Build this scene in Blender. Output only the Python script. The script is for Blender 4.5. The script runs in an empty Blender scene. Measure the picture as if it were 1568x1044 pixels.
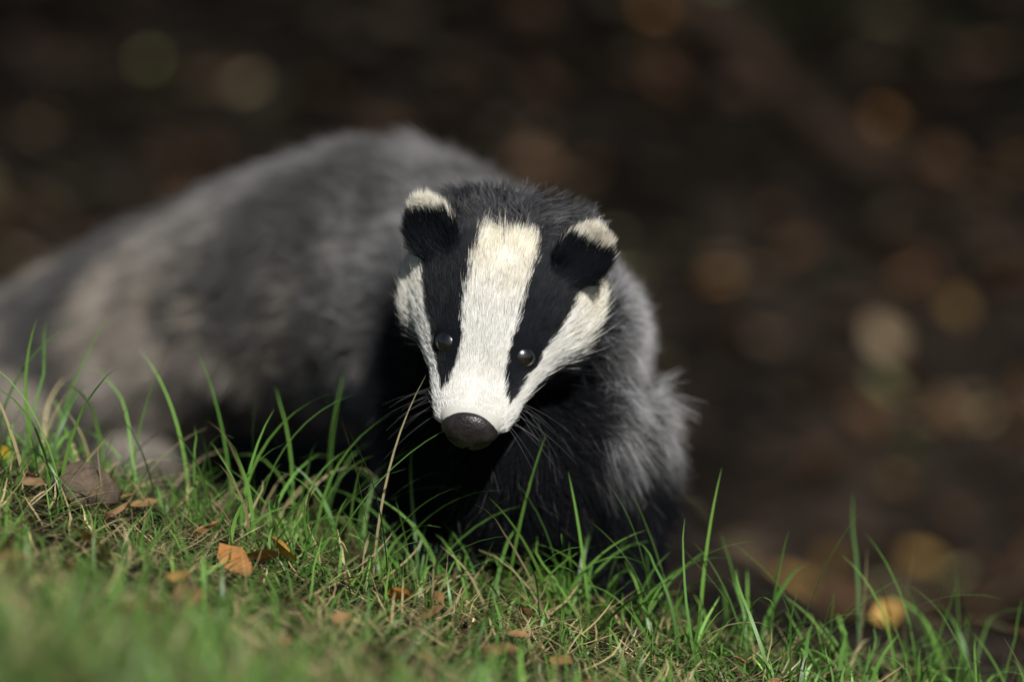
import bpy, math, numpy as np
from mathutils import Vector, Matrix
rng=np.random.default_rng(7)
scene=bpy.context.scene
col=scene.collection
def nrm(v): 
    v=np.asarray(v,float); return v/np.maximum(np.linalg.norm(v,axis=-1,keepdims=True),1e-9)
def ss(a,b,x):
    t=np.clip((np.asarray(x,float)-a)/(b-a),0,1); return t*t*(3-2*t)
def vnoise(P,scale,seed,dim=1,n=9):
    r=np.random.default_rng(seed); out=np.zeros((len(P),dim))
    for k in range(dim):
        for i in range(n):
            w=nrm(r.normal(size=3))*2*np.pi/scale*r.uniform(.5,1.6); out[:,k]+=np.sin(P@w+r.uniform(0,6.28))
    out/=math.sqrt(n/2)
    return out[:,0] if dim==1 else out
# ------------------------------------------------ terrain
def ground_z(x,y):
    x=np.asarray(x,float); y=np.asarray(y,float)
    xc=np.clip(x,-.9,.8)
    front=.008-.255*xc+.05*ss(-.2,-.75,y)*ss(.3,-.15,x)
    mid=-.022-.06*xc
    w=ss(.02,.2,y)
    z=front*(1-w)+mid*w
    y0=.06+.66*ss(.24,.03,x)
    z=z-.26*ss(0,1,(y-y0)/(.95-.3*ss(.24,.03,x)))
    yb=np.maximum(0,y-1.45)
    z=z+.36*yb*ss(0,.4,yb)*ss(9,3,yb)+1.4*ss(3,9,yb)
    far=ss(.5,1.6,y)
    z=z+.004*np.sin(31*x+9*y)*np.cos(27*y-8*x)+.0025*np.sin(83*x+1)*np.sin(71*y+x*20)
    z=z+far*(.02*np.sin(3.1*x+1.3)*np.sin(2.7*y)+.012*np.sin(9*x+2)*np.cos(8*y))
    return z
# ------------------------------------------------ materials
def mat(name):
    m=bpy.data.materials.new(name); m.use_nodes=True
    nt=m.node_tree; return m,nt,nt.nodes['Principled BSDF']
def ramp(nt,stops):
    r=nt.nodes.new('ShaderNodeValToRGB'); e=r.color_ramp.elements
    while len(e)<len(stops): e.new(.5)
    for k,(p,c) in enumerate(stops): e[k].position=p; e[k].color=(*c,1)
    return r
def noise(nt,scale,detail=6,rough=.6):
    n=nt.nodes.new('ShaderNodeTexNoise'); n.inputs['Scale'].default_value=scale; n.inputs['Detail'].default_value=detail; n.inputs['Roughness'].default_value=rough
    tc=nt.nodes.new('ShaderNodeTexCoord'); nt.links.new(tc.outputs['Object'],n.inputs['Vector']); return n
def attr_mat(name,rough=.6,spec=.3,transl=0,noisescale=None):
    m,nt,b=mat(name); a=nt.nodes.new('ShaderNodeAttribute'); a.attribute_name='col'
    nt.links.new(a.outputs['Color'],b.inputs['Base Color']); b.inputs['Roughness'].default_value=rough; b.inputs['Specular IOR Level'].default_value=spec
    if noisescale:
        n=noise(nt,noisescale); mx=nt.nodes.new('ShaderNodeMix'); mx.data_type='RGBA'; mx.blend_type='MULTIPLY'; mx.inputs[0].default_value=.7
        r=ramp(nt,[(.3,(.45,.4,.35)),(.65,(1.2,1.2,1.2))]); nt.links.new(n.outputs['Fac'],r.inputs[0])
        nt.links.new(a.outputs['Color'],mx.inputs[6]); nt.links.new(r.outputs[0],mx.inputs[7]); nt.links.new(mx.outputs[2],b.inputs['Base Color'])
    if transl:
        t=nt.nodes.new('ShaderNodeBsdfTranslucent'); nt.links.new(a.outputs['Color'],t.inputs['Color'])
        mx=nt.nodes.new('ShaderNodeMixShader'); mx.inputs[0].default_value=transl
        nt.links.new(b.outputs[0],mx.inputs[1]); nt.links.new(t.outputs[0],mx.inputs[2]); nt.links.new(mx.outputs[0],nt.nodes['Material Output'].inputs[0])
    return m
def mesh_obj(name,V,F,m,colr=None,smooth=True,parent=None):
    me=bpy.data.meshes.new(name)
    V=np.asarray(V,float)
    if isinstance(F,np.ndarray):
        me.vertices.add(len(V)); me.vertices.foreach_set('co',V.ravel())
        k=F.shape[1]; me.loops.add(F.size); me.loops.foreach_set('vertex_index',F.ravel().astype(np.int32))
        me.polygons.add(len(F)); me.polygons.foreach_set('loop_start',(np.arange(len(F))*k).astype(np.int32))
        me.update(calc_edges=True)
    else: me.from_pydata([tuple(v) for v in V],[],F)
    me.validate()
    if smooth: me.polygons.foreach_set('use_smooth',[True]*len(me.polygons))
    if colr is not None:
        a=me.attributes.new('col','FLOAT_COLOR','POINT'); c=np.ones((len(V),4)); c[:,:3]=colr; a.data.foreach_set('color',c.ravel())
    if m: me.materials.append(m)
    o=bpy.data.objects.new(name,me); col.objects.link(o)
    if parent: o.parent=parent
    return o
# ------------------------------------------------ ground
def axis(vals):
    out=[]
    for a,b,s in vals: out+=list(np.arange(a,b,s))
    return np.array(out+[vals[-1][1]])
gx=axis([(-60,-8,4),(-8,-2,.5),(-2,-.7,.06),(-.7,.7,.012),(.7,2,.06),(2,8,.5),(8,60,4)])
gy=axis([(-30,-4,3),(-4,-.9,.2),(-.9,.8,.012),(.8,5,.05),(5,14,.4),(14,90,4)])
X,Y=np.meshgrid(gx,gy); Z=ground_z(X,Y)
V=np.stack([X,Y,Z],-1).reshape(-1,3); nx=len(gx); ny=len(gy)
i,j=np.meshgrid(np.arange(nx-1),np.arange(ny-1)); a=(j*nx+i).ravel()
F=np.stack([a,a+1,a+1+nx,a+nx],1)
m,nt,b=mat('forest_soil')
n1=noise(nt,8,8,.7); r1=ramp(nt,[(.34,(.006,.005,.004)),(.46,(.017,.013,.010)),(.58,(.040,.030,.022)),(.72,(.08,.06,.045))]); nt.links.new(n1.outputs['Fac'],r1.inputs[0])
n2=noise(nt,120,6,.7); r2=ramp(nt,[(.35,(.4,.4,.4)),(.7,(1.5,1.5,1.5))]); nt.links.new(n2.outputs['Fac'],r2.inputs[0])
mx=nt.nodes.new('ShaderNodeMix'); mx.data_type='RGBA'; mx.blend_type='MULTIPLY'; mx.inputs[0].default_value=1
nt.links.new(r1.outputs[0],mx.inputs[6]); nt.links.new(r2.outputs[0],mx.inputs[7])
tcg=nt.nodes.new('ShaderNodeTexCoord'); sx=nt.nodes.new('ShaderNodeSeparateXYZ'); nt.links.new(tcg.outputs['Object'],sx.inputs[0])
mr=nt.nodes.new('ShaderNodeMapRange'); mr.inputs[1].default_value=1.75; mr.inputs[2].default_value=2.4; mr.inputs[3].default_value=1.15; mr.inputs[4].default_value=.28; nt.links.new(sx.outputs[1],mr.inputs[0])  # shade of the far bank painted into the soil colour, darker uphill
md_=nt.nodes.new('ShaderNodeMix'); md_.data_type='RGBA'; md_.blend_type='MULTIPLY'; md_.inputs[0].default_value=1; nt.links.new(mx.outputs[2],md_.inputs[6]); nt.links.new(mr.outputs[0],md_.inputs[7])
n3=noise(nt,2.2,4,.6); r3=ramp(nt,[(.54,(0,0,0)),(.66,(.8,.8,.8))]); nt.links.new(n3.outputs['Fac'],r3.inputs[0])
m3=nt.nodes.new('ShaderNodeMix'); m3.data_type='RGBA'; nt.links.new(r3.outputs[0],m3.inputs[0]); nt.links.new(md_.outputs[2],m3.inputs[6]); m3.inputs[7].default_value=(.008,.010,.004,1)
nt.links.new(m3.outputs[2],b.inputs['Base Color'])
bp=nt.nodes.new('ShaderNodeBump'); bp.inputs['Strength'].default_value=.8; bp.inputs['Distance'].default_value=.01; nt.links.new(n2.outputs['Fac'],bp.inputs['Height']); nt.links.new(bp.outputs[0],b.inputs['Normal'])
b.inputs['Roughness'].default_value=.9; b.inputs['Specular IOR Level'].default_value=.04
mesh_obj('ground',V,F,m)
# ------------------------------------------------ badger skin
badger=bpy.data.objects.new('badger',None); col.objects.link(badger)
Fh=nrm([-.195,-.639,-.744]); Rh=np.array([.983,-.107,-.166]); Rh=nrm(Rh-Fh*(Rh@Fh)); Uh=np.cross(Fh,Rh)
N0=np.array([-.028,-.079,.132])
def H(t,r,u): # head-local cm -> world
    return N0-Fh*(t*.01)+Rh*(r*.01)+Uh*(u*.01)
def toH(P):
    q=(P-N0)*100; return -(q@Fh),q@Rh,q@Uh
st=np.array([0.2,.6,1.2,2.2,3.2,4.6,6.0,7.5,9,10.8,12.5,14,15.5,17])
hw=np.array([1.0,1.6,2.05,2.45,2.7,3.1,3.75,4.5,5.1,5.5,5.6,5.6,5.4,5.0])
tp=np.array([.6,1.0,1.3,1.5,1.7,2.25,3.0,3.5,3.85,4.05,4.0,3.6,3.1,2.4])
bt=np.array([.8,1.3,1.7,2.2,2.5,2.8,3.1,3.5,3.9,4.2,4.3,4.3,4.0,3.6])
def loft(secs):
    nseg=40; V=[];F=[]
    for ring in secs: V+=list(ring)
    for k in range(len(secs)-1):
        for s in range(nseg):
            a=k*nseg+s; b_=k*nseg+(s+1)%nseg; F.append((a,b_,b_+nseg,a+nseg))
    F.append(tuple(range(nseg))[::-1]); F.append(tuple(range((len(secs)-1)*nseg,len(secs)*nseg)))
    return V,F
AV=[];AF=[]
def add(V,F):
    o=len(AV); AV.extend([tuple(v) for v in V]); AF.extend([tuple(i+o for i in f) for f in F])
ang=np.linspace(0,2*np.pi,40,endpoint=False)
tt=np.linspace(.2,17,60)
secs=[]
for t in tt:
    w=np.interp(t,st,hw); h=np.interp(t,st,tp); g=np.interp(t,st,bt)
    c,s=np.cos(ang),np.sin(ang); e=2/2.25
    r=w*np.sign(s)*np.abs(s)**e; u=np.where(c>0,h,g)*np.sign(c)*np.abs(c)**e
    secs.append([H(t,r[k],u[k]) for k in range(40)])
V,F=loft(secs); add(V,F)
def path_loft(P,rw,rh,n=50,up=(0,0,1)):
    P=np.array(P,float); L=np.r_[0,np.cumsum(np.linalg.norm(np.diff(P,axis=0),axis=1))]; s=np.linspace(0,L[-1],n)
    Q=np.stack([np.interp(s,L,P[:,k]) for k in range(3)],1); a=np.interp(s,L,rw); b_=np.interp(s,L,rh)
    ker=np.array([1,2,3,2,1.])/9
    for _ in range(2):
        for k in range(3): Q[2:-2,k]=np.convolve(Q[:,k],ker,'valid')
        a[2:-2]=np.convolve(a,ker,'valid'); b_[2:-2]=np.convolve(b_,ker,'valid')
    T=nrm(np.gradient(Q,axis=0)); up=np.array(up,float); secs=[]
    for k in range(n):
        side=nrm(np.cross(T[k],up)); u=np.cross(side,T[k])
        secs.append([Q[k]+side*a[k]*math.sin(g)+u*b_[k]*math.cos(g) for g in ang])
    V,F=loft(secs); add(V,F); return Q,T
spine=[(-.003,.0,.205),(.002,.05,.184),(.008,.11,.158),(.004,.19,.142),(-.035,.28,.148),(-.09,.40,.153),(-.17,.49,.127),(-.27,.56,.084),(-.36,.60,.050),(-.42,.62,.04)]
rw=[.045,.066,.072,.074,.080,.090,.095,.09,.07,.03]
rh=[.045,.054,.064,.074,.084,.095,.081,.070,.052,.03]
SQ,ST=path_loft(spine,rw,rh)
def ell(c,ax,r,dent=None,n=24,m=16):
    c=np.array(c,float); ax=[nrm(a) for a in ax]; V=[];F=[]
    for i in range(m+1):
        th=math.pi*i/m
        for j in range(n):
            ph=2*math.pi*j/n; p=[math.sin(th)*math.cos(ph),math.sin(th)*math.sin(ph),math.cos(th)]
            q=[p[k]*r[k] for k in range(3)]
            if dent and p[2]>0: q[2]-=dent*max(0,1-1.2*(p[0]**2+p[1]**2))
            V.append(c+ax[0]*q[0]+ax[1]*q[1]+ax[2]*q[2])
    for i in range(m):
        for j in range(n): a=i*n+j; b_=i*n+(j+1)%n; F.append((a,b_,b_+n,a+n))
    return V,F
I3=[(1,0,0),(0,1,0),(0,0,1)]
add(*ell((.006,.075,.106),I3,(.076,.070,.086)))
add(*ell((-.30,.545,.052),[(.9,.3,0),(-.3,.9,0),(0,0,1)],(.075,.05,.052)))  # thigh
add(*ell((-.34,.64,.050),[(.9,.3,0),(-.3,.9,0),(0,0,1)],(.06,.045,.05)))
def gz(x,y): return float(ground_z(np.array([x]),np.array([y]))[0])
paws=[]
def leg(pts,rs,pawdir):
    path_loft(pts,rs,rs,n=24,up=(.05,1,.02))
    x,y,_=pts[-1]; g=gz(x,y); d=nrm(pawdir); sd=np.array([-d[1],d[0],0])
    add(*ell((x+d[0]*.012,y+d[1]*.012,g+.013),[d,sd,(0,0,1)],(.034,.024,.015)))
    paws.append((x,y,g,d,sd))
leg([(-.035,.08,.12),(-.048,.06,.06),(-.05,.045,gz(-.05,.045)+.012)],[.04,.030,.024],(-.1,-1,0))
leg([(.05,.09,.12),(.064,.075,.06),(.066,.06,gz(.066,.06)+.012)],[.045,.034,.028],(.1,-1,0))
leg([(-.30,.54,.045),(-.25,.51,.03),(-.28,.495,gz(-.28,.495)+.012)],[.045,.03,.022],(.7,-.4,0))
leg([(-.34,.65,.05),(-.30,.67,.03),(-.33,.69,gz(-.33,.69)+.012)],[.045,.03,.022],(.7,-.2,0))
path_loft([(-.40,.61,.045),(-.46,.62,.035),(-.50,.63,.025)],[.03,.02,.008],[.03,.02,.008],n=16)
# ears
EAR=[]
for s in (-1,1):
    base=H(10.7,4.1*s,2.6); tip=H(13.1,5.4*s,5.1)
    a=nrm(tip-base); nn=nrm(Fh*.75+Uh*.55+Rh*.25*s); nn=nrm(nn-a*(nn@a)); wd=np.cross(nn,a)
    c=base+(tip-base)*.5
    add(*ell(c,[wd,a,nn],(.0180,.0200,.0070),dent=.006))
    EAR.append((c,wd,a,nn))
for s in (-1,1):
    add(*ell(H(11.5,3.5*s,-1.6),[Rh,Uh,Fh],(.026,.028,.045)))
me=bpy.data.meshes.new('skin_src'); me.from_pydata(AV,[],AF); me.validate()
so=bpy.data.objects.new('skin_src',me); col.objects.link(so)
md=so.modifiers.new('r','REMESH'); md.mode='VOXEL'; md.voxel_size=.0026
sm=so.modifiers.new('s','SMOOTH'); sm.factor=.5; sm.iterations=5
dg=bpy.context.evaluated_depsgraph_get(); ev=so.evaluated_get(dg); bm=bpy.data.meshes.new_from_object(ev)
bpy.data.objects.remove(so)
nv=len(bm.vertices); SV=np.empty(nv*3); bm.vertices.foreach_get('co',SV); SV=SV.reshape(-1,3)
SN=np.empty(nv*3); bm.vertices.foreach_get('normal',SN); SN=SN.reshape(-1,3)
bm.calc_loop_triangles(); nt_=len(bm.loop_triangles); TR=np.empty(nt_*3,np.int32); bm.loop_triangles.foreach_get('vertices',TR); TR=TR.reshape(-1,3)
EYES=[]
for s in (-1,1):
    EYES.append(SV[np.linalg.norm(SV-H(5.45,2.45*s,2.0),axis=1).argmin()]-nrm(Uh*.66+Fh*.40+Rh*.32*s)*.0034)
def head_mask(P):
    t,r,u=toH(P)
    w=np.interp(t,st,hw); h=np.where(u>0,np.interp(t,st,tp),np.interp(t,st,bt))
    rho=np.sqrt((r/w)**2+(u/h)**2)
    phi=np.degrees(np.arctan2(np.abs(r)/w,u/h))
    return t,r,u,phi,rho
def ear_mask(P):
    out=np.zeros(len(P)); al=np.zeros(len(P)); fr=np.zeros(len(P)); A=np.zeros((len(P),3))
    for c,wd,a,nn in EAR:
        q=P-c; x=(q@wd)/.0200; y=(q@a)/.0220; z=(q@nn)/.0105
        k=(x*x+y*y+z*z<1.35)&(y>-.45); out[k]=1; al[k]=y[k]; fr[k]=(q@nn)[k]; A[k]=a
    return out,al,fr,A
BLACK=np.array([.0075,.0085,.012]); WHITE=np.array([.87,.84,.77]); 
def colour(P,jit,head=True):
    n=len(P); t,r,u,phi,rho=head_mask(P)
    k=jit[:,0]
    pat=vnoise(P,.12,3)+.6*vnoise(P,.05,4)
    dors=ss(.12,.23,P[:,2])
    g=.06+.12*np.clip(pat*.5+.5,0,1.5)**1.7
    warm=ss(.0,1.0,pat+.5)*(1-dors)
    base=np.stack([g*1.02,g*.98,g*.96],1)
    base=base+warm[:,None]*np.array([.22,.175,.12])
    nk=ss(.26,.16,P[:,1])
    base=base*(1-nk[:,None])+nk[:,None]*np.array([.17,.17,.18])*(1+.6*vnoise(P,.03,14))[:,None].clip(.25,2.2)
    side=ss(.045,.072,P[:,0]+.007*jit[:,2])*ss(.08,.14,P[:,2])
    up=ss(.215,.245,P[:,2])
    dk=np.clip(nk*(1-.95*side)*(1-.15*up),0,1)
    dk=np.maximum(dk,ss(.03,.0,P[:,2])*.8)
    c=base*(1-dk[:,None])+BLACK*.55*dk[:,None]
    if head:
        inner=np.interp(t,[0,2.0,2.8,4.1,5.4,9,12,15],[75,62,42,30,25,21,19,18])+k*1.6
        outer=np.interp(t,[0,2.2,2.8,4.1,5.4,9,12,15],[60,58,61,63,63,61,60,60])+k*1.6
        low=np.interp(t,[0,2,4,7,10,13],[100,103,104,106,110,112])+k*6
        isw=(phi<inner)|((phi>outer)&(phi<low))|((t<1.9)&(phi<108))
        hc=np.where(isw[:,None],WHITE*(1+.08*jit[:,1:2]),BLACK)
        cw=ss(6,12,t)*isw; hc=hc*(1-cw[:,None]*np.array([0.02,.08,.20]))
        end=np.where(phi>inner,12.0,12.7)+k*.25
        ish=(rho<1.45)&(t<end)&(t>-1)
        c=np.where(ish[:,None],hc,c)
        e,al,fr,_=ear_mask(P)
        ec=np.where((al+.12*k>.20)[:,None],np.array([.86,.78,.65]),BLACK)
        ec=np.where(((fr>.001)&(al<.42))[:,None],BLACK*1.2,ec)
        c=np.where((e>0)[:,None],ec,c)
        for E in EYES:
            d=np.linalg.norm(P-E,axis=1); c=np.where((d<.0115)[:,None],BLACK,c)
    return c,None,dk
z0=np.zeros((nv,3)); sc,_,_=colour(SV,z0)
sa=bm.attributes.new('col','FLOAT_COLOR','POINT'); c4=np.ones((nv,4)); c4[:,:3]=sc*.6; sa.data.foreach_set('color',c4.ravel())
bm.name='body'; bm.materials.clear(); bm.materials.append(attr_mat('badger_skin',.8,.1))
bm.polygons.foreach_set('use_smooth',[True]*len(bm.polygons))
body=bpy.data.objects.new('body',bm); col.objects.link(body); body.parent=badger
# ------------------------------------------------ fur
tri=SV[TR]; area=.5*np.linalg.norm(np.cross(tri[:,1]-tri[:,0],tri[:,2]-tri[:,0]),axis=1); cen=tri.mean(1)
def sample(n,w):
    p=area*w; p/=p.sum(); idx=rng.choice(len(p),n,p=p); a=rng.random(n); b_=rng.random(n); f=a+b_>1; a[f]=1-a[f]; b_[f]=1-b_[f]
    T=TR[idx]; P=SV[T[:,0]]*(1-a-b_)[:,None]+SV[T[:,1]]*a[:,None]+SV[T[:,2]]*b_[:,None]
    Nn=nrm(SN[T[:,0]]*(1-a-b_)[:,None]+SN[T[:,1]]*a[:,None]+SN[T[:,2]]*b_[:,None]); return P,Nn
def headness(P):
    t,r,u,phi,rho=head_mask(P); return ((rho<1.4)&(t<12.9)&(t>-1)) | (ear_mask(P)[0]>0)
fur_mat=attr_mat('badger_fur',.5,.25)
coat_mat=attr_mat('badger_guard_hair',.6,.10)
def spine_dir(P):
    D=np.zeros_like(P)
    for s in range(0,len(P),20000):
        d=((P[s:s+20000,None,:]-SQ[None])**2).sum(2); D[s:s+20000]=ST[d.argmin(1)]
    return D
def make_fur(name,P,Nn,C,L,D,lift,rad,K=5,grav=.0,wav=.15,tipc=None,mt=None):
    n=len(P); D=D-Nn*(D*Nn).sum(1,keepdims=True); D=nrm(D)
    D=nrm(D+wav*vnoise(P,.03,11,3)+.5*wav*vnoise(P,.009,12,3)+.35*wav*rng.normal(size=(n,3)))
    D=nrm(D-Nn*(D*Nn).sum(1,keepdims=True))
    d0=D*np.cos(lift)[:,None]+Nn*np.sin(lift)[:,None]
    s=np.linspace(0,1,K); pts=np.zeros((n,K,3))
    for k in range(K):
        q=s[k]; pts[:,k]=P-Nn*.0006+L[:,None]*(q*d0+q*q*(.30*D-.25*np.sin(lift)[:,None]*Nn)*.6)
        pts[:,k,2]-=L*q*q*grav
    cu=bpy.data.hair_curves.new(name); cu.add_curves([K]*n)
    cu.attributes['position'].data.foreach_set('vector',pts.astype(np.float32).ravel())
    ra=cu.attributes.get('radius') or cu.attributes.new('radius','FLOAT','POINT')
    rr=(rad[:,None]*np.power(np.clip(1-s,0.03,1),.6)[None]).astype(np.float32); ra.data.foreach_set('value',rr.ravel())
    cc=np.ones((n,K,4),np.float32)
    for k in range(K):
        c=C.copy()
        if tipc is not None:
            q=s[k]; wt=ss(.5,.9,q)*np.ones(n)
            c=c*(1-wt[:,None]*tipc[1][:,None])+tipc[0]*wt[:,None]*tipc[1][:,None]
        cc[:,k,:3]=c
    ca=cu.attributes.new('col','FLOAT_COLOR','POINT'); ca.data.foreach_set('color',cc.ravel())
    cu.materials.append(mt or fur_mat); o=bpy.data.objects.new(name,cu); col.objects.link(o); o.parent=badger; return o
hm=headness(cen)
# face fur
P,Nn=sample(120000,hm*1.0)
t,r,u,phi,rho=head_mask(P)
de=np.minimum(np.linalg.norm(P-EYES[0],axis=1),np.linalg.norm(P-EYES[1],axis=1))
keep=(de>.0070)&~((t<1.3)&(u>-1.2)&(np.abs(r)<1.8)); P,Nn,t,phi,de,u,r=[v[keep] for v in (P,Nn,t,phi,de,u,r)]
n=len(P); jit=rng.normal(size=(n,3)); C,_,_=colour(P,jit)
L=np.interp(t,[0,2,5,8,12,14],[.003,.0042,.0062,.0082,.0095,.010])*rng.uniform(.7,1.25,n)
L*=np.interp(phi,[0,62,85,130],[1,1,1.25,1.8]); L*=np.clip(.3+(de-.0070)/.015,.3,1)
fly=rng.random(n)<.012; L=np.where(fly,L*1.7,L)
e,al,fr,EA=ear_mask(P); D=np.tile(-Fh,(n,1))+Rh*(.25*np.sign(r)*ss(1.5,4,np.abs(r)))[:,None]; 
D[e>0]=EA[e>0]; L[e>0]=.009*rng.uniform(.7,1.4,(e>0).sum())
lift=np.radians(np.interp(t,[0,3,12],[24,17,15]))+rng.normal(size=n)*.07+.12*fly; lift=np.where(phi>80,lift+.12,lift)
br=np.exp(.18*rng.normal(size=n))*(1+.06*vnoise(P,.012,21)); C=C*br[:,None]
make_fur('face_fur',P,Nn,np.clip(C,0,.9),L,D,lift,np.full(n,.00013),K=4,wav=.11)
# neck + chest + forelegs fur
w=(~hm)*ss(.30,.18,cen[:,1])*ss(-.2,-.12,cen[:,0])
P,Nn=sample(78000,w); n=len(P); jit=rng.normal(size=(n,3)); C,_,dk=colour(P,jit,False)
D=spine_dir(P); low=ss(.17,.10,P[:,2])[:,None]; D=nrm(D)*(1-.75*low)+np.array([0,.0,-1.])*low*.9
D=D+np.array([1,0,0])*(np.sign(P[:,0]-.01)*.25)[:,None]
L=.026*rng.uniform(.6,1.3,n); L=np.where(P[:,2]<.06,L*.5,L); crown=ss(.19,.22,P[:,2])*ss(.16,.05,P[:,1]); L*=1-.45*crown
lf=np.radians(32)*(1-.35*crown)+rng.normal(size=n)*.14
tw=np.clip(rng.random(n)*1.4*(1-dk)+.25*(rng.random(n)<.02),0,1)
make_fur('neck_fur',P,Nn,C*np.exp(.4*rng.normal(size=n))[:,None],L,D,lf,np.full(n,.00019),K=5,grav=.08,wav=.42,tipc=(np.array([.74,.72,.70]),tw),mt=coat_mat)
# body fur
w=(~hm)*ss(.18,.30,cen[:,1])
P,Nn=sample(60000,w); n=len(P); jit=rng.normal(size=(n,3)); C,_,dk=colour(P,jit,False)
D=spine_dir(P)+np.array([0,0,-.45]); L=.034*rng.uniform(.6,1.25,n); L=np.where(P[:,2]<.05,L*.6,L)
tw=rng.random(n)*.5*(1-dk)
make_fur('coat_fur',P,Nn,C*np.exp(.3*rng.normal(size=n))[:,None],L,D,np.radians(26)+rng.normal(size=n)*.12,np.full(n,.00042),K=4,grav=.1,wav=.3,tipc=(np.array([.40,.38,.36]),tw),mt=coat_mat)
# eyes
me_,nt,b=mat('eye_dark'); b.inputs['Roughness'].default_value=.24; b.inputs['IOR'].default_value=2.0
n_=noise(nt,300); r_=ramp(nt,[(.3,(.003,.002,.002)),(.7,(.008,.005,.003))]); nt.links.new(n_.outputs['Fac'],r_.inputs[0]); nt.links.new(r_.outputs[0],b.inputs['Base Color'])
ml,ntl,bl=mat('eyelid'); bl.inputs['Base Color'].default_value=(.010,.010,.011,1); bl.inputs['Roughness'].default_value=.45
for k,E in enumerate(EYES):
    s=-1 if k==0 else 1
    ax=nrm(Uh*.66+Fh*.40+Rh*.32*s); a1=nrm(np.cross(ax,Fh)); a2=np.cross(ax,a1)
    V,F=ell(E+ax*.0008,[a1,a2,ax],(.0068,.0066,.0043),n=40,m=30); mesh_obj('eye_left' if s>0 else 'eye_right',V,F,me_,parent=badger)
    V=[];F=[]; n1_,n2_=36,10
    for i in range(n1_):
        A=2*math.pi*i/n1_
        rx,ry=.0068,.0052
        for j in range(n2_):
            B=2*math.pi*j/n2_; rr=.0010
            d=a2*math.cos(A)*ry+a1*math.sin(A)*rx; V.append(E+ax*(.0022+rr*math.sin(B))+d*(1+rr/.005*math.cos(B)))
    for i in range(n1_):
        for j in range(n2_): F.append((i*n2_+j,((i+1)%n1_)*n2_+j,((i+1)%n1_)*n2_+(j+1)%n2_,i*n2_+(j+1)%n2_))
    mesh_obj('eyelid_left' if s>0 else 'eyelid_right',V,F,ml,parent=badger)
# nose pad
nu,nv2=72,48; V=[]
for i in range(nv2+1):
    th=math.pi*i/nv2
    for j in range(nu):
        ph=2*math.pi*j/nu
        x=math.sin(th)*math.cos(ph); y=math.sin(th)*math.sin(ph); z=math.cos(th)
        e=.92; X_=np.sign(x)*abs(x)**e*1.80; Y_=np.sign(y)*abs(y)**e*1.30; Z_=z*1.2
        if z>-.2:
            for s in (-1,1):
                q=((x-s*.55)/.27)**2+((y+.12+.3*(abs(x)-.55))/.22)**2; Z_-=.85*math.exp(-q)
                q=((x-s*.88)/.2)**2+((y+.32)/.13)**2; Z_-=.3*math.exp(-q); X_*=1-.08*math.exp(-q)
            Z_-=.14*math.exp(-(x/.06)**2)*(y<.1)
        Y_+=-.16*(abs(x)**2)
        V.append(H(.9-Z_,X_,.0+Y_-.30*max(0,Z_)))
F=[]
for i in range(nv2):
    for j in range(nu): a=i*nu+j; b_=i*nu+(j+1)%nu; F.append((a,b_,b_+nu,a+nu))
mn,nt,b=mat('nose_leather'); vo=nt.nodes.new('ShaderNodeTexVoronoi'); vo.inputs['Scale'].default_value=600; tc=nt.nodes.new('ShaderNodeTexCoord'); nt.links.new(tc.outputs['Object'],vo.inputs['Vector'])
bp=nt.nodes.new('ShaderNodeBump'); bp.inputs['Strength'].default_value=.5; bp.inputs['Distance'].default_value=.0005; nt.links.new(vo.outputs['Distance'],bp.inputs['Height']); nt.links.new(bp.outputs[0],b.inputs['Normal'])
n_=noise(nt,150); r_=ramp(nt,[(.35,(.010,.008,.009)),(.7,(.032,.026,.026))]); nt.links.new(n_.outputs['Fac'],r_.inputs[0]); nt.links.new(r_.outputs[0],b.inputs['Base Color']); b.inputs['Roughness'].default_value=.34
mesh_obj('nose',V,F,mn,parent=badger)
# whiskers
cw=[];
for s in (-1,1):
    for k in range(13):
        t0=rng.uniform(1.8,3.6); p=H(t0,s*np.interp(t0,st,hw)*.95,rng.uniform(-1.2,.1)); d=nrm(Rh*s*.9+Fh*rng.uniform(-.3,.6)+Uh*rng.uniform(-.8,-.1)); cw.append((p,d,rng.uniform(.02,.045)))
cu=bpy.data.hair_curves.new('whiskers'); cu.add_curves([6]*len(cw)); pts=[]
for p,d,l in cw:
    for k in range(6): q=k/5; pts.append(p+d*l*q+np.array([0,0,-.25])*l*q*q)
cu.attributes['position'].data.foreach_set('vector',np.array(pts,np.float32).ravel())
ra=cu.attributes.get('radius') or cu.attributes.new('radius','FLOAT','POINT'); ra.data.foreach_set('value',np.tile(np.linspace(.00016,.00004,6),len(cw)).astype(np.float32))
mw,nt,b=mat('whisker'); b.inputs['Base Color'].default_value=(.08,.08,.08,1); b.inputs['Roughness'].default_value=.3
cu.materials.append(mw); o=bpy.data.objects.new('whiskers',cu); col.objects.link(o); o.parent=badger
# claws
mc,nt,b=mat('claw'); b.inputs['Base Color'].default_value=(.12,.09,.06,1); b.inputs['Roughness'].default_value=.35
V=[];F=[]
for x,y,g,d,sd in paws:
    for k in range(5):
        p=np.array([x,y,g+.012])+d*(.040-.003*abs(k-2))+sd*(.009*(k-2)); n0=len(V)
        for q in range(5):
            r_=.0028*(1-q/4.3)
            cpt=p+d*.022*q/4+np.array([0,0,-.009*(q/4)**2])
            for j in range(6): A=j*math.pi/3; V.append(cpt+sd*r_*math.cos(A)+np.array([0,0,1])*r_*math.sin(A))
        for q in range(4):
            for j in range(6): F.append((n0+q*6+j,n0+q*6+(j+1)%6,n0+(q+1)*6+(j+1)%6,n0+(q+1)*6+j))
mesh_obj('claws',V,F,mc,parent=badger)
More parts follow.
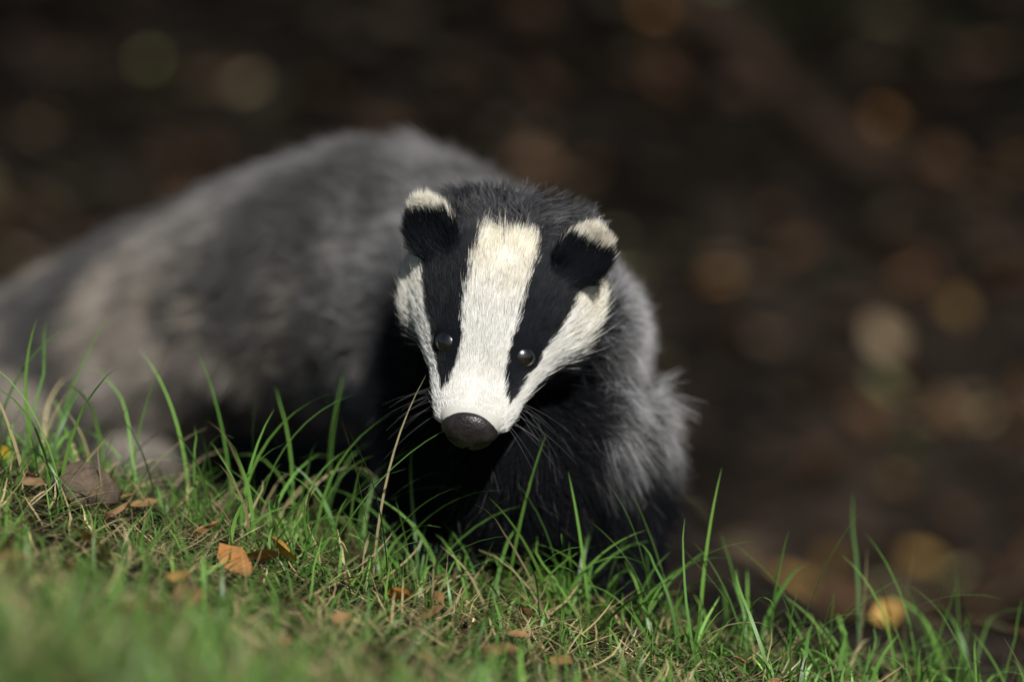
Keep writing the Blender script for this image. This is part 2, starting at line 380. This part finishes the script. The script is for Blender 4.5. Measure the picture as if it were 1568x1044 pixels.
# ------------------------------------------------ grass
def blades(x,y,h,w,az,lean,curl,C,K=6,zoff=0,kink=0):
    n=len(x); z=ground_z(x,y)-.003+zoff; s=np.linspace(0,1,K)
    P=np.zeros((n,K,3)); pos=np.stack([x,y,z],1); P[:,0]=pos
    ang=lean.copy(); az=az.copy()
    for k in range(1,K):
        step=h/(K-1); d=np.stack([np.sin(ang)*np.cos(az),np.sin(ang)*np.sin(az),np.cos(ang)],1)
        pos=pos+d*step[:,None]; P[:,k]=pos; ang=ang+curl/(K-1)*(.4+1.2*k/(K-1)); az=az+rng.normal(size=n)*kink
    az2=az+np.pi/2+(rng.normal(size=n)*.7); side=np.stack([np.cos(az2),np.sin(az2),np.zeros(n)],1)
    prof=np.interp(s,[0,.2,.45,.75,.9,1],[.7,1,.95,.65,.35,.04])
    wd=w[:,None]*prof[None]
    Vv=np.stack([P-side[:,None]*wd[...,None]/2,P+side[:,None]*wd[...,None]/2],2)
    base=(np.arange(n)*K*2)[:,None]; k=np.arange(K-1)*2
    F=np.stack([base+k,base+k+1,base+k+3,base+k+2],2).reshape(-1,4)
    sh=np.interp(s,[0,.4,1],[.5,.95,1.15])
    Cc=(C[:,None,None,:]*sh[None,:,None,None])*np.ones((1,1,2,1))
    return Vv.reshape(-1,3),F,Cc.reshape(-1,3)
parts=[]
def addb(*a,**k): parts.append(blades(*a,**k))
def green(n,pd=.12):
    g=rng.random(n)[:,None]; c=np.array([.062,.15,.025])*(1-g)+np.array([.175,.34,.065])*g
    dry=(rng.random(n)<pd)[:,None]; c=np.where(dry,np.array([.40,.33,.17])*(0.5+.7*rng.random((n,1))),c)
    return c*np.exp(.28*rng.normal(size=(n,1)))
def back_edge(x): return .045-.10*x+.02*np.sin(23*x+1)+.012*np.sin(57*x)
N=30000
x=rng.uniform(-.6,.65,N); y=rng.uniform(-1.15,.22,N)
dens=ss(0.05,-.06,y-back_edge(x))+.2*ss(.2,.05,y-back_edge(x))*ss(0,-.2,x)
P2=np.stack([x,y,0*x],1)
clump=vnoise(P2,.09,31)+.7*vnoise(P2,.03,32)
bare=np.exp(-(((x+.275)/.06)**2+((y+.045)/.055)**2))
k=(rng.random(N)<dens*np.clip(.40+.55*clump,.04,1)*(1-.92*bare)); x,y,clump=x[k],y[k],clump[k]; n=len(x)
h=np.clip(.014+.008*clump+.015*np.abs(rng.normal(size=n)),.008,.075)
az=rng.uniform(0,6.28,n)+1.2*vnoise(np.stack([x,y,0*x],1),.05,33)
addb(x,y,h,rng.uniform(.0010,.0024,n),az,np.abs(rng.normal(size=n))*.6,rng.uniform(0,2.4,n),green(n),kink=.15)
# taller soft grass nearer the camera on the high side
N=4200; x=rng.uniform(-.55,.15,N); y=rng.uniform(-1.2,-.36,N); cl=vnoise(np.stack([x,y,0*x],1),.10,35); k=rng.random(N)<np.clip(.40+.6*cl,0,1)*ss(.17,-.1,x); x,y=x[k],y[k]; n=len(x)
addb(x,y,rng.uniform(.025,.06,n)*(1+.35*ss(-.4,-.9,y)),rng.uniform(.0018,.0032,n),rng.uniform(0,6.28,n),np.abs(rng.normal(size=n))*.5,rng.uniform(.3,2.4,n),green(n,.07)*1.15,kink=.1)
# arching tufts near the brow of the bank
nt2=200; cx=rng.uniform(-.38,.45,nt2); cy=back_edge(cx)-.05+rng.normal(size=nt2)*.05
for a,b_ in zip(cx,cy):
    if abs(a+.275)<.035 and rng.random()<.8: continue
    m_=rng.integers(2,8); x=a+rng.normal(size=m_)*.012; y=b_+rng.normal(size=m_)*.010
    hs=rng.choice([.6,.8,1.,1.4,1.9],p=[.25,.27,.24,.15,.09])
    addb(x,y,rng.uniform(.03,.07,m_)*hs,rng.uniform(.0014,.0032,m_),rng.uniform(0,6.28,m_),np.abs(rng.normal(size=m_))*.5,rng.uniform(.2,2.8,m_),green(m_,.1)*1.15,K=9,kink=.16)
# scattered long wisps
n=150; x=rng.uniform(-.36,.42,n); y=back_edge(x)-.03+rng.normal(size=n)*.03
addb(x,y,rng.uniform(.05,.13,n),rng.uniform(.0012,.0026,n),rng.uniform(0,6.28,n),np.abs(rng.normal(size=n))*.35,rng.uniform(.3,2.0,n),green(n,.10)*1.15,K=12,kink=.10)
# thatch
N=26000; x=rng.uniform(-.5,.55,N); y=rng.uniform(-.7,.12,N); k=rng.random(N)<ss(.07,-.02,y-back_edge(x)); x,y=x[k],y[k]; n=len(x)
tc_=np.array([.38,.30,.15])*np.exp(.5*rng.normal(size=(n,1))); mo=(rng.random(n)<.45)[:,None]; tc_=np.where(mo,np.array([.11,.18,.04]),tc_)
addb(x,y,rng.uniform(.012,.05,n),rng.uniform(.0007,.0018,n),rng.uniform(0,6.28,n),rng.uniform(.9,1.6,n),rng.uniform(-.5,.8,n),tc_,zoff=.006,kink=.2)
# individual long blades: (x,y,height,width,azimuth deg,lean deg,curl deg)
LB=[(-.312,.0,.115,.003,190,10,15),(-.300,.01,.11,.003,0,-14,35),(-.225,-.01,.085,.0028,170,5,45),(-.19,0,.06,.002,185,35,20),
(-.175,-.01,.135,.0026,0,5,80),(-.165,-.015,.125,.0022,0,8,66),(-.17,-.01,.06,.0028,10,5,50),(-.085,-.03,.11,.0026,0,25,70),(-.105,-.02,.095,.0024,0,18,60),
(-.125,-.085,.145,.0028,12,26,48),(-.06,-.03,.095,.003,0,30,30),(-.005,-.01,.12,.003,10,8,14),(.025,-.02,.09,.0028,0,25,50),(.05,-.02,.105,.0028,170,5,8),(.062,-.015,.085,.003,170,10,80),
(.11,-.01,.115,.003,180,12,14),(.118,-.02,.13,.0026,10,2,12),(.175,-.02,.12,.003,15,12,28),(.20,-.02,.14,.0024,0,30,80),(.255,-.02,.105,.0028,5,10,6),(.26,-.01,.09,.0024,180,10,25),(.30,-.02,.10,.003,175,4,12),(.315,-.02,.09,.0028,0,25,30),(.22,0,.085,.0026,180,20,40),(-.14,-.02,.08,.0026,30,10,60),(.145,-.015,.09,.0028,160,30,60),(-.13,-.05,.10,.003,340,25,50),(.0,-.04,.09,.003,30,35,60),(.03,-.03,.10,.0026,195,16,30),(.08,-.02,.11,.0026,350,20,70)]
A=np.array(LB); n=len(A)
addb(A[:,0],A[:,1],A[:,2],A[:,3],np.radians(A[:,4]),np.radians(A[:,5]),np.radians(A[:,6]),green(n)*.2+np.array([.15,.29,.05])*.9,K=12,kink=.03)
addb(np.array([-.088,-.086]),np.array([-.05,-.05]),np.array([.145,.12]),np.array([.0018,.0014]),np.radians([10.,200.]),np.radians([4.,6.]),np.radians([26.,14.]),np.array([[.42,.36,.2],[.35,.33,.14]]),K=12,kink=.05)
VV=[];FF=[];CC=[];o_=0
for v,f,c in parts: VV.append(v);FF.append(f+o_);CC.append(c);o_+=len(v)
mesh_obj('grass',np.concatenate(VV),np.concatenate(FF),attr_mat('grass_blade',.42,.4,transl=.3),np.concatenate(CC))
# ------------------------------------------------ leaves
LX=[(0,0),(.25,.28),(.5,.42),(.75,.40),(1.05,.26),(1.3,.0)]
def leaves(x,y,size,C,lift=.006,tilt=.35):
    V=[];F=[];CC=[]
    zz=ground_z(x,y)
    for k in range(len(x)):
        a=rng.uniform(0,6.28); M=Matrix.Rotation(a,3,'Z')@Matrix.Rotation(rng.normal()*tilt,3,'X')@Matrix.Rotation(rng.normal()*tilt,3,'Y')
        o=len(V); s=size[k]; cr=rng.uniform(-.5,.9); wq=rng.uniform(.7,1.2)
        pts=[(p,0,0) for p,_ in LX]+[(p,q,0) for p,q in LX[1:-1]]+[(p,-q,0) for p,q in LX[1:-1]]
        for p in pts:
            jj=rng.normal(size=3)*.03
            v=M@Vector(((p[0]-.65+jj[0])*s,(p[1]*wq+jj[1])*s,(abs(p[1])*cr*.7+(p[0]-.65)**2*cr*.5+jj[2])*s)); V.append((v.x+x[k],v.y+y[k],v.z+zz[k]+lift)); CC.append(C[k]*rng.uniform(.75,1.15))
        up=[o]+[o+6+i for i in range(4)]+[o+5]; dn=[o]+[o+10+i for i in range(4)]+[o+5]
        for i in range(5):
            for q,rev in ((up,0),(dn,1)):
                f=[o+i,o+i+1,q[i+1],q[i]]; f=list(dict.fromkeys(f))
                if len(f)>2: F.append(tuple(f[::-1] if rev else f))
    return V,F,np.array(CC)
N=5200; x=rng.uniform(-1.3,1.4,N); y=rng.uniform(.25,4.2,N); k=~((x<.2)&(y<.9)); x,y=x[k],y[k]; n=len(x)
pal=np.array([[.07,.036,.020],[.04,.028,.019],[.11,.062,.032],[.046,.044,.024],[.12,.09,.055]])
C=pal[rng.integers(0,5,n)]*np.exp(.45*rng.normal(size=(n,1)))*np.interp(y,[1.75,2.4],[1.0,.40])[:,None]  # dull leaves get the same bank shade, worked into their colour
br=rng.random(n)<np.interp(y,[.3,1.8,2.4,3.2],[.25,.22,.08,.03]); bp_=np.array([[.46,.28,.08],[.30,.30,.14],[.44,.35,.18],[.36,.18,.06],[.28,.30,.15],[.36,.28,.17]])
C=np.where(br[:,None],bp_[rng.integers(0,6,n)]*rng.uniform(.3,1.2,(n,1)),C)
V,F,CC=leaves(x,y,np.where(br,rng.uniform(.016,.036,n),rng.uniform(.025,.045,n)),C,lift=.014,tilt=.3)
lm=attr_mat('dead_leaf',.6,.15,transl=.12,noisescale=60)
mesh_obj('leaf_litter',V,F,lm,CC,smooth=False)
fl=[(-.255,-.17,.026,(.46,.26,.05)),(-.145,-.08,.022,(.46,.26,.05)),(-.155,-.10,.020,(.38,.19,.05)),(-.17,-.13,.022,(.38,.17,.05)),(-.22,-.38,.028,(.42,.22,.06)),(-.27,-.44,.034,(.40,.17,.06)),(-.07,-.12,.015,(.45,.2,.04)),(-.325,.03,.012,(.4,.3,.03)),(-.305,-.03,.013,(.42,.18,.13)),(-.285,-.04,.012,(.40,.16,.12)),(.03,-.17,.015,(.33,.18,.07)),(-.25,-.06,.018,(.32,.18,.09)),(.22,-.1,.014,(.3,.15,.06)),(-.13,-.2,.016,(.4,.2,.06)),(-.30,-.06,.016,(.3,.2,.1)),(-.20,-.22,.02,(.42,.25,.07)),(-.10,-.10,.014,(.4,.22,.08)),(-.19,-.07,.016,(.36,.2,.08))]
for k in range(60):
    a=rng.uniform(-.36,.36); fl.append((a,rng.uniform(-.4,.0),rng.uniform(.007,.016),tuple(np.array([.28,.16,.07])*rng.uniform(.5,1.3))))
V,F,CC=leaves(np.array([f[0] for f in fl]),np.array([f[1] for f in fl]),np.array([f[2] for f in fl]),np.array([f[3] for f in fl]),lift=.015,tilt=.4)
mesh_obj('fallen_leaves',V,F,lm,CC,smooth=False)
# stone
V,F=ell((-.272,-.03,gz(-.272,-.03)+.014),[(1,.1,-.25),(0,1,0),(.25,0,1)],(.021,.016,.014),n=32,m=20)
V=np.array(V); c0=V.mean(0); d=V-c0; V=c0+d*(1+.16*vnoise(V,.022,5)[:,None]+.05*vnoise(V,.008,6)[:,None])
m,nt,b=mat('rock'); n_=noise(nt,120,8,.7); r_=ramp(nt,[(.3,(.04,.027,.017)),(.6,(.12,.085,.055)),(.8,(.22,.17,.11))]); nt.links.new(n_.outputs['Fac'],r_.inputs[0]); nt.links.new(r_.outputs[0],b.inputs['Base Color']); b.inputs['Roughness'].default_value=.8
bp=nt.nodes.new('ShaderNodeBump'); bp.inputs['Distance'].default_value=.002; nt.links.new(n_.outputs['Fac'],bp.inputs['Height']); nt.links.new(bp.outputs[0],b.inputs['Normal'])
mesh_obj('stone',V,F,m)
# fallen branch lying on the far bank
AV=[];AF=[]
pts=[(-.2,2.95),(.05,2.70),(.19,2.50),(.355,2.25),(.51,2.02),(.75,1.70)]
P3=[(px,py,gz(px,py)+.010) for px,py in pts]
path_loft(P3,[.012,.014,.016,.018,.020,.022],[.012,.014,.016,.018,.020,.022],n=60)
V=np.array(AV); V+=.006*vnoise(V,.09,8,3)
m,nt,b=mat('bark'); n_=noise(nt,12,8,.7); r_=ramp(nt,[(.35,(.010,.007,.005)),(.6,(.035,.022,.014)),(.8,(.06,.038,.025))]); nt.links.new(n_.outputs['Fac'],r_.inputs[0]); nt.links.new(r_.outputs[0],b.inputs['Base Color']); b.inputs['Roughness'].default_value=.95; b.inputs['Specular IOR Level'].default_value=.1
mesh_obj('fallen_branch',V,AF,m)
# ------------------------------------------------ light
sun_dir=nrm([.27,-.85,.76]) # towards sun
el=math.asin(sun_dir[2]); az=math.atan2(sun_dir[0],sun_dir[1])
L=bpy.data.lights.new('sun','SUN'); L.energy=5.0; L.angle=math.radians(.6); L.color=(1,.98,.94)
lo=bpy.data.objects.new('sun',L); lo.rotation_euler=Vector(sun_dir).to_track_quat('Z','Y').to_euler(); col.objects.link(lo)
w=bpy.data.worlds.new('World'); scene.world=w; w.use_nodes=True; nt=w.node_tree; bg=nt.nodes['Background']; sk=nt.nodes.new('ShaderNodeTexSky'); sk.sky_type='NISHITA'; sk.sun_disc=False; sk.sun_elevation=el; sk.sun_rotation=az
nt.links.new(sk.outputs[0],bg.inputs[0]); bg.inputs[1].default_value=.05
# ------------------------------------------------ camera
cd=bpy.data.cameras.new('camera'); cam=bpy.data.objects.new('camera',cd); col.objects.link(cam); scene.camera=cam
p=math.radians(10); vd=np.array([0,math.cos(p),-math.sin(p)]); cp=np.array([0,0,.18])-3.6*vd
cam.location=cp; cam.rotation_euler=(math.radians(80),0,0); cd.lens=200; cd.sensor_width=36; cd.clip_end=300; cd.clip_start=.05
eye=(EYES[0]+EYES[1])/2
cd.dof.use_dof=True; cd.dof.focus_distance=float((eye-cp)@vd)-.002; cd.dof.aperture_fstop=2.2
scene.view_settings.view_transform='Standard'; scene.view_settings.look='None'; scene.view_settings.exposure=0
